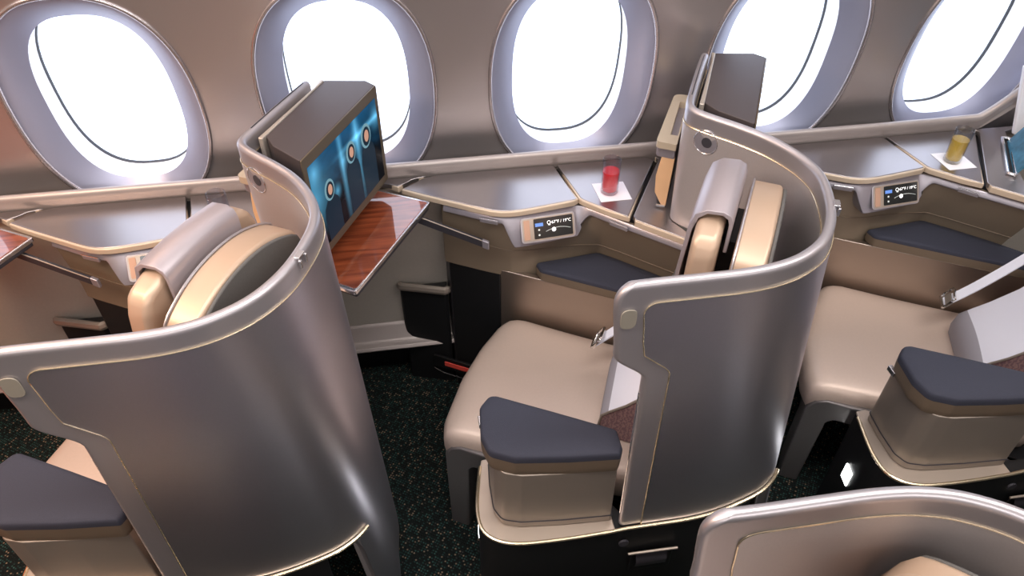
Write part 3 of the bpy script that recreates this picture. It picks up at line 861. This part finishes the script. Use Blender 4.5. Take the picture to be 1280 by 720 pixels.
    obj('temperature_arc', tube(arcp, .0007, n=5), M['icon_dim'], sc)
    obj('bulb_icon', tube([o0+nrm*L+e1*(.040+.005*math.cos(2*PI*k/14))-up*(.018+.005*math.sin(2*PI*k/14)) for k in range(14)], .0008, closed=True, n=5), M['icon'], sc)
    bm = slab_on(o0+nrm*L, e1, up, disc_poly(.041, -.0245, .004, .0025, 12), .0006); obj('bulb_base', bm, M['icon_dim'], sc)
    for y in (.036, .051): obj('menu_icon', slab_on(o0+nrm*L, e1, up, disc_poly(.009, -y, .003, n=12), .0006), M['icon_dim'], sc)
    obj('menu_highlight', slab_on(o0+nrm*(L-.0002), e1, up, [(-.002, -.026), (.022, -.026), (.022, -.016), (-.002, -.016)], .0005), M['icon_blue'], sc)
    cu = bpy.data.curves.new('temperature_text', 'FONT'); cu.body = '67\u00b0F / 19\u00b0C'; cu.size = .0125; cu.extrude = .0002
    tmp = bpy.data.objects.new('tmp_text', cu); C.objects.link(tmp)
    bpy.context.view_layer.update()
    me = bpy.data.meshes.new_from_object(tmp); bpy.data.objects.remove(tmp)
    bm = bmesh.new(); bm.from_mesh(me)
    pos = o0+nrm*L+e1*.048-up*.0225
    for v in bm.verts: v.co = pos+e1*v.co.x+up*v.co.y+nrm*v.co.z
    obj('temperature_text', bm, M['icon'], sc, smooth=False)
    # window-side armrest pad
    pad = [(.343, 1.736), (.352, 1.697), (.60, 1.552), (.76, 1.462), (.79, 1.53), (.70, 1.622), (.60, 1.712), (.545, 1.757), (.45, 1.746)]
    def zt(x, y): return .662
    pp = rounded(pad, [.008, .02, .03, .01, .01, .02, .02, .03, .03], 4); cen = Vector((.56, 1.64))
    bm = bmesh.new(); rows = []
    for z, k in ((.622, .99), (.63, 1.0), (.652, 1.0), (.660, .99), (.664, .96), (.665, .7)):
        rows.append([(cen.x+(x-cen.x)*k, cen.y+(y-cen.y)*k, z) for x, y in pp])
    V = [[bm.verts.new(p) for p in r] for r in rows]; Q = len(pp)
    for a in range(5):
        for j in range(Q):
            f = bm.faces.new((V[a][j], V[a][(j+1) % Q], V[a+1][(j+1) % Q], V[a+1][j]))
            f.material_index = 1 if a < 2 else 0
    bm.faces.new(V[0][::-1]); bm.faces.new(V[-1])
    obj('window_armrest_pad', bm, [M['navy'], M['padside']], root, ang=60, label='navy fabric pad beside the seat')
    # tall panel between seat and console
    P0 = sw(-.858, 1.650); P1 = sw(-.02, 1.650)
    PM = sw(-.68, 1.650)  # foot end of the panel is split off and coloured black for shade
    obj('seat_panel_shaded_end', obox((P0.x, P0.y, .0), PM-P0, WA*.02, (0, 0, .62)), M['plinth'], root, bevel=.004, label='foot end of the seat side panel, its shade painted black')
    bm = obox((PM.x, PM.y, .0), P1-PM, WA*.02, (0, 0, .62))
    obj('seat_side_panel', bm, M['side_metal'], root, bevel=.004)
    bm = prism([(P0.x, P0.y), (P0.x+.01, P0.y+.0174), (.10, 1.93), (.075, 1.93)], .0, .60)
    obj('footwell_side', bm, M['charcoal'], root, bevel=.003)
    # shoe bin beside the footwell
    bp = [(-.090, 1.930), (-.086, 1.912), (-.03, 1.895), (.06, 1.866), (.072, 1.872), (.072, 1.93)]
    br = rounded(bp, [0, .012, .05, .004, .004, 0], 4)
    bi = obj('storage_bin', prism([(x, y+(.006 if y < 1.92 else 0)) for x, y in br], .0, .452), M['plinth'], root, bevel=.003)
    bm = tube([Vector((x, y, .466)) for x, y in br[1:-1]], .012, n=8, flat=1.3)
    obj('bin_rim', bm, M['podtan'], bi)
    # life vest holder low on the footwell panel
    h0 = sw(-.935, 1.632, .10)
    hv = obj('vest_holder', obox(h0, SA*.30, -WA*.010, (0, 0, .055)), M['black'], root, bevel=.002)
    obj('pull_strap', obox(h0+SA*.045-WA*.010+Vector((0, 0, .018)), SA*.17, -WA*.004, (0, 0, .020)), M['red'], hv, bevel=.001, label='red pull strap')
    obj('holder_rail', tube([h0-WA*.012+SA*.0+Vector((0, 0, -.01)), h0-WA*.014+SA*.04+Vector((0, 0, -.022)), h0-WA*.014+SA*.30+Vector((0, 0, -.022))], .002, n=6), M['silver'], hv)
    return root
def make_tray(label_kw):
    root = thing('tray_table', (-.15, 1.70, .86), **label_kw)
    b = Vector((-.179, 1.444)); a = Vector((.038, 1.811)); d = Vector((-.866, .5))
    out = [tuple(b), tuple(a), tuple(a+d*.19), tuple(b+d*.19+Vector((.03, .05)))]
    out = [tuple(b), tuple(a), (-.115, 1.898), (-.20, 1.885), (-.30, 1.66), (-.262, 1.50)]
    P = rounded(out, [.008, .006, .006, .01, .01, .01], 4)
    obj('tray_frame', prism(P, .8600, .8740), M['silver'], root, bevel=.003)
    c = Vector((-.13, 1.67)); Q = [(c.x+(x-c.x)*.945, c.y+(y-c.y)*.955) for x, y in P]
    obj('tray_surface', prism(Q, .8725, .8762), M['wood'], root, bevel=.0008, label='glossy red-brown wood surface')
    obj('tray_underside', prism([(c.x+(x-c.x)*.97, c.y+(y-c.y)*.97) for x, y in P], .848, .8605), M['charcoal'], root, bevel=.003)
    # long charcoal support arm sliding back along the console
    p0 = Vector((-.02, 1.800, .838)); p1 = Vector((.180, 1.728, .770)); u = (p1-p0)
    sd = Vector((u.y, -u.x, 0)).normalized()*.010; w = Vector((0, 0, .026))
    bm = obox(p0-w*.5, u, sd, w)
    ar = obj('support_arm', bm, M['charcoal'], root, bevel=.002)
    obj('arm_lip', tube([p0+w*.5+sd, p0+u+w*.5+sd], .0018, n=6), M['ledge'], ar)
    obj('arm_end', obox(p1-w*.55-sd*.1, u.normalized()*.022, sd*1.2, w*1.1), M['slate'], ar, bevel=.003)
    obj('tray_grip', obox((-.180, 1.445, .868), Vector((.5, .866, 0))*.05, Vector((-.866, .5, 0))*.008, (0, 0, .008)), M['silver'], root, bevel=.002)
    return root
# ------------------------------------------------------------------ monitor, pocket, glass, napkin
def make_tv(label_kw):
    root = thing('seat_monitor', (.88, 1.72, .93), **label_kw)
    A = Vector((.842, 1.522)); B = Vector((1.019, 1.874))         # screen face, near and far bottom corners
    poly = [tuple(A), tuple(B), (.996, 1.903), (.885, 1.921), (.755, 1.650), (.776, 1.600)]
    poly = rounded(poly, [.004, .004, .004, .004, .01, .01], 2)
    obj('housing', prism(poly, .925, 1.222), M['tvback'], root, bevel=.003)
    ex = (A-B).normalized().to_3d()      # towards the near end, seen from the screen side it runs leftwards
    ex = (B-A).normalized().to_3d(); ez = Vector((0, 0, 1)); W_ = (B-A).length
    n = Vector((ex.y, -ex.x, 0)); Lo = Vector((A.x, A.y, .925))
    obj('wing_mount', prism([(.7385, 1.636), (.750, 1.630), (.886, 1.916), (.876, 1.922), (.8615, 1.879)], 1.10, 1.226), M['mount'], root, bevel=.003, label='beige strip joining the monitor to the shell')
    fr = obj('bezel', slab_on(Lo, ex, ez, rounded([(0, 0), (W_, 0), (W_, .297), (0, .297)], .004, 2), .004), M['tvbezel'], root, bevel=.0015)
    x0, x1, y0, y1 = .016, W_-.018, .026, .268
    bm = slab_on(Lo+n*.004, ex, ez, [(x0, y0), (x1, y0), (x1, y1), (x0, y1)], .001)
    uvl = bm.loops.layers.uv.new('UVMap')
    for f in bm.faces:
        for l in f.loops:
            q = l.vert.co-Lo; l[uvl].uv = ((q.dot(ex)-x0)/(x1-x0), (q.z-y0)/(y1-y0))
    s = obj('screen', bm, M['movie'], root, smooth=False, label='screen showing helmeted figures in blue light')
    # three helmeted figures, drawn flat in the picture
    def P_(u, v): return (x0+u*(x1-x0), y0+v*(y1-y0))
    for (u, v, r, w_) in ((.79, .70, .035, .11), (.55, .70, .031, .10), (.20, .56, .030, .11)):
        cx, cy = P_(u, v)
        body = [P_(u-w_*.9, 0.0), P_(u+w_*.95, 0.0), P_(u+w_*1.0, v-.25), P_(u+w_*.85, v-.16), P_(u+w_*.4, v-.09), P_(u-w_*.4, v-.09), P_(u-w_*.85, v-.17), P_(u-w_*1.0, v-.27)]
        o_ = obj('film_figure', slab_on(Lo+n*.0052, ex, ez, body, .0002), M['suit'], s, smooth=False)
        obj('film_helmet', tube([Lo+n*.0058+ex*(cx+r*.72*math.cos(2*PI*k/20))+ez*(cy+r*math.sin(2*PI*k/20)) for k in range(20)], .0035, closed=True, n=6, flat=1), M['helmet'], s) if False else None
        ringo = disc_poly(cx, cy, r*.78, r, 20)
        obj('film_helmet', slab_on(Lo+n*.0055, ex, ez, ringo, .0002), M['helmet'], s, smooth=False)
        obj('film_visor_shade', slab_on(Lo+n*.0058, ex, ez, disc_poly(cx+r*.05, cy-r*.05, r*.58, r*.78, 20), .0002), M['suit'], s, smooth=False)
        obj('film_face', slab_on(Lo+n*.0061, ex, ez, disc_poly(cx+r*.08, cy-r*.02, r*.34, r*.5, 16), .0002), M['visor'], s, smooth=False)
    return root
def make_pocket(label_kw):
    """literature pocket on the window end of the shell: beige rim, slate band, blond wood strip"""
    root = thing('literature_pocket', (.72, 1.70, .89), **label_kw)
    d = Vector((.44, .90, 0)).normalized(); e = Vector((-d.y, d.x, 0))     # d along the wing, e away from it (towards the wall)
    o0 = Vector((.704, 1.652, 0)); zt = 1.10
    def Q(a, b): return (o0.x+d.x*a+e.x*b, o0.y+d.y*a+e.y*b)
    outer = rounded([Q(-.004, 0), Q(.285, 0), Q(.285, .046), Q(.0, .056)], [.004, .004, .03, .015], 5)
    inner = [Q(.045, .004), Q(.24, .004), Q(.24, .024), Q(.045, .024)]
    bm = bmesh.new()
    No = len(outer)
    # rim with a slot cut into its top
    top_o = [bm.verts.new((*p, zt)) for p in outer]; bot_o = [bm.verts.new((*p, zt-.020)) for p in outer]
    top_i = [bm.verts.new((*p, zt)) for p in inner]; bot_i = [bm.verts.new((*p, zt-.06)) for p in inner]
    for i in range(No): bm.faces.new((bot_o[i], bot_o[(i+1) % No], top_o[(i+1) % No], top_o[i]))
    for i in range(4): bm.faces.new((top_i[i], top_i[(i+1) % 4], bot_i[(i+1) % 4], bot_i[i]))
    edges = []
    for i in range(No): edges.append(bm.edges.get((top_o[i], top_o[(i+1) % No])))
    for i in range(4): edges.append(bm.edges.get((top_i[i], top_i[(i+1) % 4])))
    bmesh.ops.triangle_fill(bm, edges=edges, use_beauty=True)
    bm.faces.new(bot_i); bm.faces.new(bot_o)
    obj('pocket_rim', bm, M['beige_frame'], root, bevel=.003, ang=50)
    cx, cy = sum(p[0] for p in outer)/No, sum(p[1] for p in outer)/No
    Po = [(cx+(x-cx)*.93, cy+(y-cy)*.93) for x, y in outer]
    obj('pocket_band', prism(Po, zt-.052, zt-.019), M['slate'], root, bevel=.002)
    # wood strip below, cut back at the bottom
    z1 = zt-.052
    prof = [(.0, z1), (.036, z1), (.044, .985), (.040, .930), (.016, .888), (.004, .888)]
    bm = slab_on((Q(.010, 0)[0], Q(.010, 0)[1], 0), e, (0, 0, 1), [(b_, z) for b_, z in prof], .012)
    bm2 = bm
    for v in bm2.verts: pass
    obj('wood_strip', bm2, M['blond'], root, bevel=.0015, label='blond wood strip')
    obj('strip_back', prism([Q(.03, .002), Q(.19, .002), Q(.19, .034), Q(.03, .034)], .90, z1), M['tvback'], root, bevel=.002)
    obj('strip_foot', tube([Vector((*Q(.004, .030), .892)), Vector((*Q(.004, .006), .892))], .004, n=8), M['silver'], root)
    return root
def make_glass(liquid, label_kw, fill=.074):
    c = (.564, 1.762, .8859); root = thing('drinking_glass', c, **label_kw)
    R0, R1 = .0258, .0268; H = .112
    prof = [(0, .0), (R0-.003, .0), (R0, .003), (R1, H-.001), (R1-.0008, H), (R1-.0016, H-.001), (R0-.0018, .014), (R0-.004, .010), (0, .009)]
    obj('glass_body', lathe(prof, c, 36), M['glass'], root, ang=80)
    if liquid:
        obj('drink', lathe([(0, .0093), (R0-.0043, .0103), (R0-.0021, .0143), (R0-.0017+.001*fill/H, fill), (0, fill)], c, 36), M[liquid], root, ang=60)
    return root
def make_napkin(label_kw):
    root_bm = prism([(.523, 1.811), (.619, 1.809), (.621, 1.716), (.529, 1.715)], .8848, .8856)
    o = obj('napkin', root_bm, M['paper'], None, loc=(.572, 1.762, .885), smooth=False)
    return set_props(o, **label_kw)

LK = lambda label, cat, group=None: dict(label=label, cat=cat, group=group)
G_SH, G_ST = 'privacy shells around the seats', 'lie-flat seats'
sh = make_shell(LK('satin grey curved privacy shell in the middle, its top right end beside the red drink', 'seat shell', G_SH))
arm = make_armrest(LK('navy-topped aisle armrest on a black plinth in front of the middle shell', 'armrest', 'aisle armrests'))
seat = make_seat(LK('tan leather seat in the middle, its cushion between the two large shells', 'seat', G_ST))
belt = make_belt(LK('pale seat belt with chrome buckle on the middle seat, mostly behind the shell wing', 'seat belt', 'seat belts'))
pil = make_pillow(LK('white pillow with maroon side on the middle seat, peeping past the shell edge', 'pillow', 'pillows on the seats'))
cnt = make_counter(LK('brushed grey side counter under the middle window, holding the red drink', 'counter', 'window side counters'))
con = make_console(LK('tan side console with touch screen below the red drink', 'side console', 'side consoles'))
tray = make_tray(LK('glossy red-brown wooden tray table below the large film screen', 'tray table', 'tray tables'))
tv = make_tv(LK('monitor behind the middle shell, seen almost edge-on with a sliver of blue screen', 'monitor', 'seat monitors'))
pock = make_pocket(LK('beige-rimmed literature pocket with blond wood strip beside the middle shell and its speaker', 'literature pocket', 'literature pockets'))
gl = make_glass('red_drink', LK('drinking glass of bright red drink on a white napkin', 'glass', 'drinking glasses'))
nap = make_napkin(LK('white square napkin under the glass of red drink', 'napkin', 'napkins'))

def dup(o, k, label):
    c = copy_tree(o, (PITCH*k, 0, 0)); c['label'] = label; return c
dup(sh, -1, 'large satin grey curved privacy shell at the left, in front of the big film screen')
dup(arm, -1, 'navy-topped aisle armrest at the lower left corner, partly cut by the left frame edge')
dup(arm, 1, 'navy-topped aisle armrest at the right, above a black plinth with a lit diamond light')
dup(seat, -1, 'tan leather seat inside the left shell, showing its round dark-backed backrest and mauve headrest cover')
dup(seat, 1, 'tan leather seat at the right edge, cushion in full view beside the buckle')
dup(belt, 1, 'pale seat belt with chrome buckle lying in full view on the right seat')
dup(pil, 1, 'white pillow with maroon side on the right seat, under the pale belt')
dup(cnt, -1, 'brushed grey side counter under the leftmost full window, holding the empty glass')
dup(cnt, 1, 'brushed grey side counter at the right, holding the golden drink')
dup(con, -1, 'tan side console at the left, its screen half hidden by the seat headrest')
dup(con, 1, 'tan side console with touch screen at the right, below the golden drink')
dup(tray, -1, 'small visible corner of a red-brown wooden tray table at the left frame edge')
dup(tv, -1, 'large bronze-framed monitor showing helmeted figures in blue light, above the wooden tray table')
dup(pock, -1, 'beige-rimmed literature pocket mostly hidden behind the left shell, only its corner showing')
# the part of the counter that belongs to the seat ahead of the left one
dup(cnt, -2, 'short end of a side counter at the far left frame edge, beyond the seam')
dup(nap, -1, 'white napkin almost hidden behind the left headrest')
dup(nap, 1, 'white square napkin under the glass of golden drink')
for k, liq, lab in ((-1, 'ice_drink', 'drinking glass of clear water just behind the left headrest'), (1, 'gold_drink', 'drinking glass of golden drink at the right')):
    g = make_glass(liq, LK(lab, 'glass', 'drinking glasses'), .078 if k > 0 else .05)
    g.location.x += PITCH*k

# centre-column suite in the lower right corner, mirrored across the aisle
MIR = True
sh2 = make_shell(LK('curved privacy shell cropped at the lower right corner, seen from its inner side', 'seat shell', G_SH))
seat2 = make_seat(LK('seat inside the lower right shell, only the rounded top of its backrest showing', 'seat', G_ST), zt=1.19, drop=.022, hz=1.25)
arm2 = make_armrest(LK('navy-topped aisle armrest of the lower right seat, just below the frame', 'armrest', 'aisle armrests'))
MIR = False
for k, where in ((-1, 'beyond the lower left'), (1, 'beyond the lower right')):
    dup(sh2, k, 'curved privacy shell across the aisle, %s edge of the frame' % where)
    dup(arm2, k, 'navy-topped armrest across the aisle, %s edge of the frame' % where)
    dup(seat2, k, 'tan leather seat across the aisle, %s edge of the frame' % where)

# forward end of the row at the right: a magazine in its pocket and the pale end panel
def end_wall():
    o = obj('end_partition', slab_on((0, 1.890, 0), (1, 0, 0), (0, 0, 1), [(1.958, .885), (2.15, .885), (2.15, 1.13), (1.876, 1.13)], .018), M['paper'], None, loc=(1.95, 1.88, .885), bevel=.006)
    set_props(o, 'pale partition panel cropped by the right frame edge, standing on the counter end', 'partition')
end_wall()
def magazine():
    root = thing('magazine_pocket', (1.84, 1.76, .886), 'silver-rimmed slot with a blue magazine at the right frame edge', 'magazine pocket')
    P = rounded([(1.925, 1.882), (1.792, 1.672), (1.815, 1.640), (1.855, 1.70)], [.01, .015, .01, .01], 4)
    P2 = rounded([(1.905, 1.862), (1.79, 1.668), (1.806, 1.650), (1.925, 1.85)], .006, 4)
    obj('slot_rim', tube([Vector((x, y, .8903)) for x, y in P2], .005, closed=True, n=8), M['silver'], root)
    obj('slot_well', prism(P2, .8848, .8858), M['black'], root)
    d = Vector((.50, .866, 0)); n = Vector((-.866, .5, 0))
    obj('magazine', obox(Vector((1.808, 1.664, .886)), d*.205, n*-.008, Vector((.05, -.02, .115))), M['magazine'], root, bevel=.001, label='blue magazine')
magazine()

# ------------------------------------------------------------------ lights
def area(name, loc, rot, sx, sy, power, col):
    l = bpy.data.lights.new(name, 'AREA'); l.shape = 'RECTANGLE'; l.size = sx; l.size_y = sy; l.energy = power; l.color = col
    o = bpy.data.objects.new(name, l); C.objects.link(o); o.location = loc; o.rotation_euler = rot
    return o
area('aisle_ceiling_lamp', (0.2, .75, 2.45), (0, 0, 0), 4.5, .25, 60, (1, .95, .92))
area('centre_ceiling_lamp', (0.2, -1.2, 2.45), (0, 0, 0), 4.5, .6, 70, (1, .95, .93))
area('wall_wash_lamp', (0.2, 1.60, 2.40), (math.radians(20), 0, 0), 5.0, .05, 10, (.95, .95, 1))

area('left_warm_fill', (-1.55, .9, 2.3), (0, math.radians(-12), 0), .3, .8, 24, (1, .62, .38))  # added unseen light, warms the orange panel and its reflection
w = bpy.data.worlds.new('world'); bpy.context.scene.world = w; w.use_nodes = True
bg = w.node_tree.nodes['Background']; bg.inputs[0].default_value = (.80, .78, .80, 1); bg.inputs[1].default_value = .07

# ------------------------------------------------------------------ camera
yaw, pitch, f = 0.153871418, 0.733622872, 930.700554
cam = bpy.data.cameras.new('camera'); co = bpy.data.objects.new('camera', cam); C.objects.link(co)
cam.sensor_fit = 'HORIZONTAL'; cam.sensor_width = 36; cam.lens = f/1280*36; cam.clip_start = .02
cy, sy = math.cos(yaw), math.sin(yaw); cp, sp_ = math.cos(pitch), math.sin(pitch)
fwd = Vector((sy*cp, cy*cp, -sp_)); right = Vector((cy, -sy, 0)); up = right.cross(fwd)
co.matrix_world = Matrix(((right.x, up.x, -fwd.x, 0), (right.y, up.y, -fwd.y, 0), (right.z, up.z, -fwd.z, 2.15), (0, 0, 0, 1)))
sc = bpy.context.scene; sc.camera = co
sc.view_settings.view_transform = 'Standard'; sc.view_settings.look = 'None'; sc.view_settings.gamma = 1
sc.view_settings.use_curve_mapping = False; sc.view_settings.exposure = 0
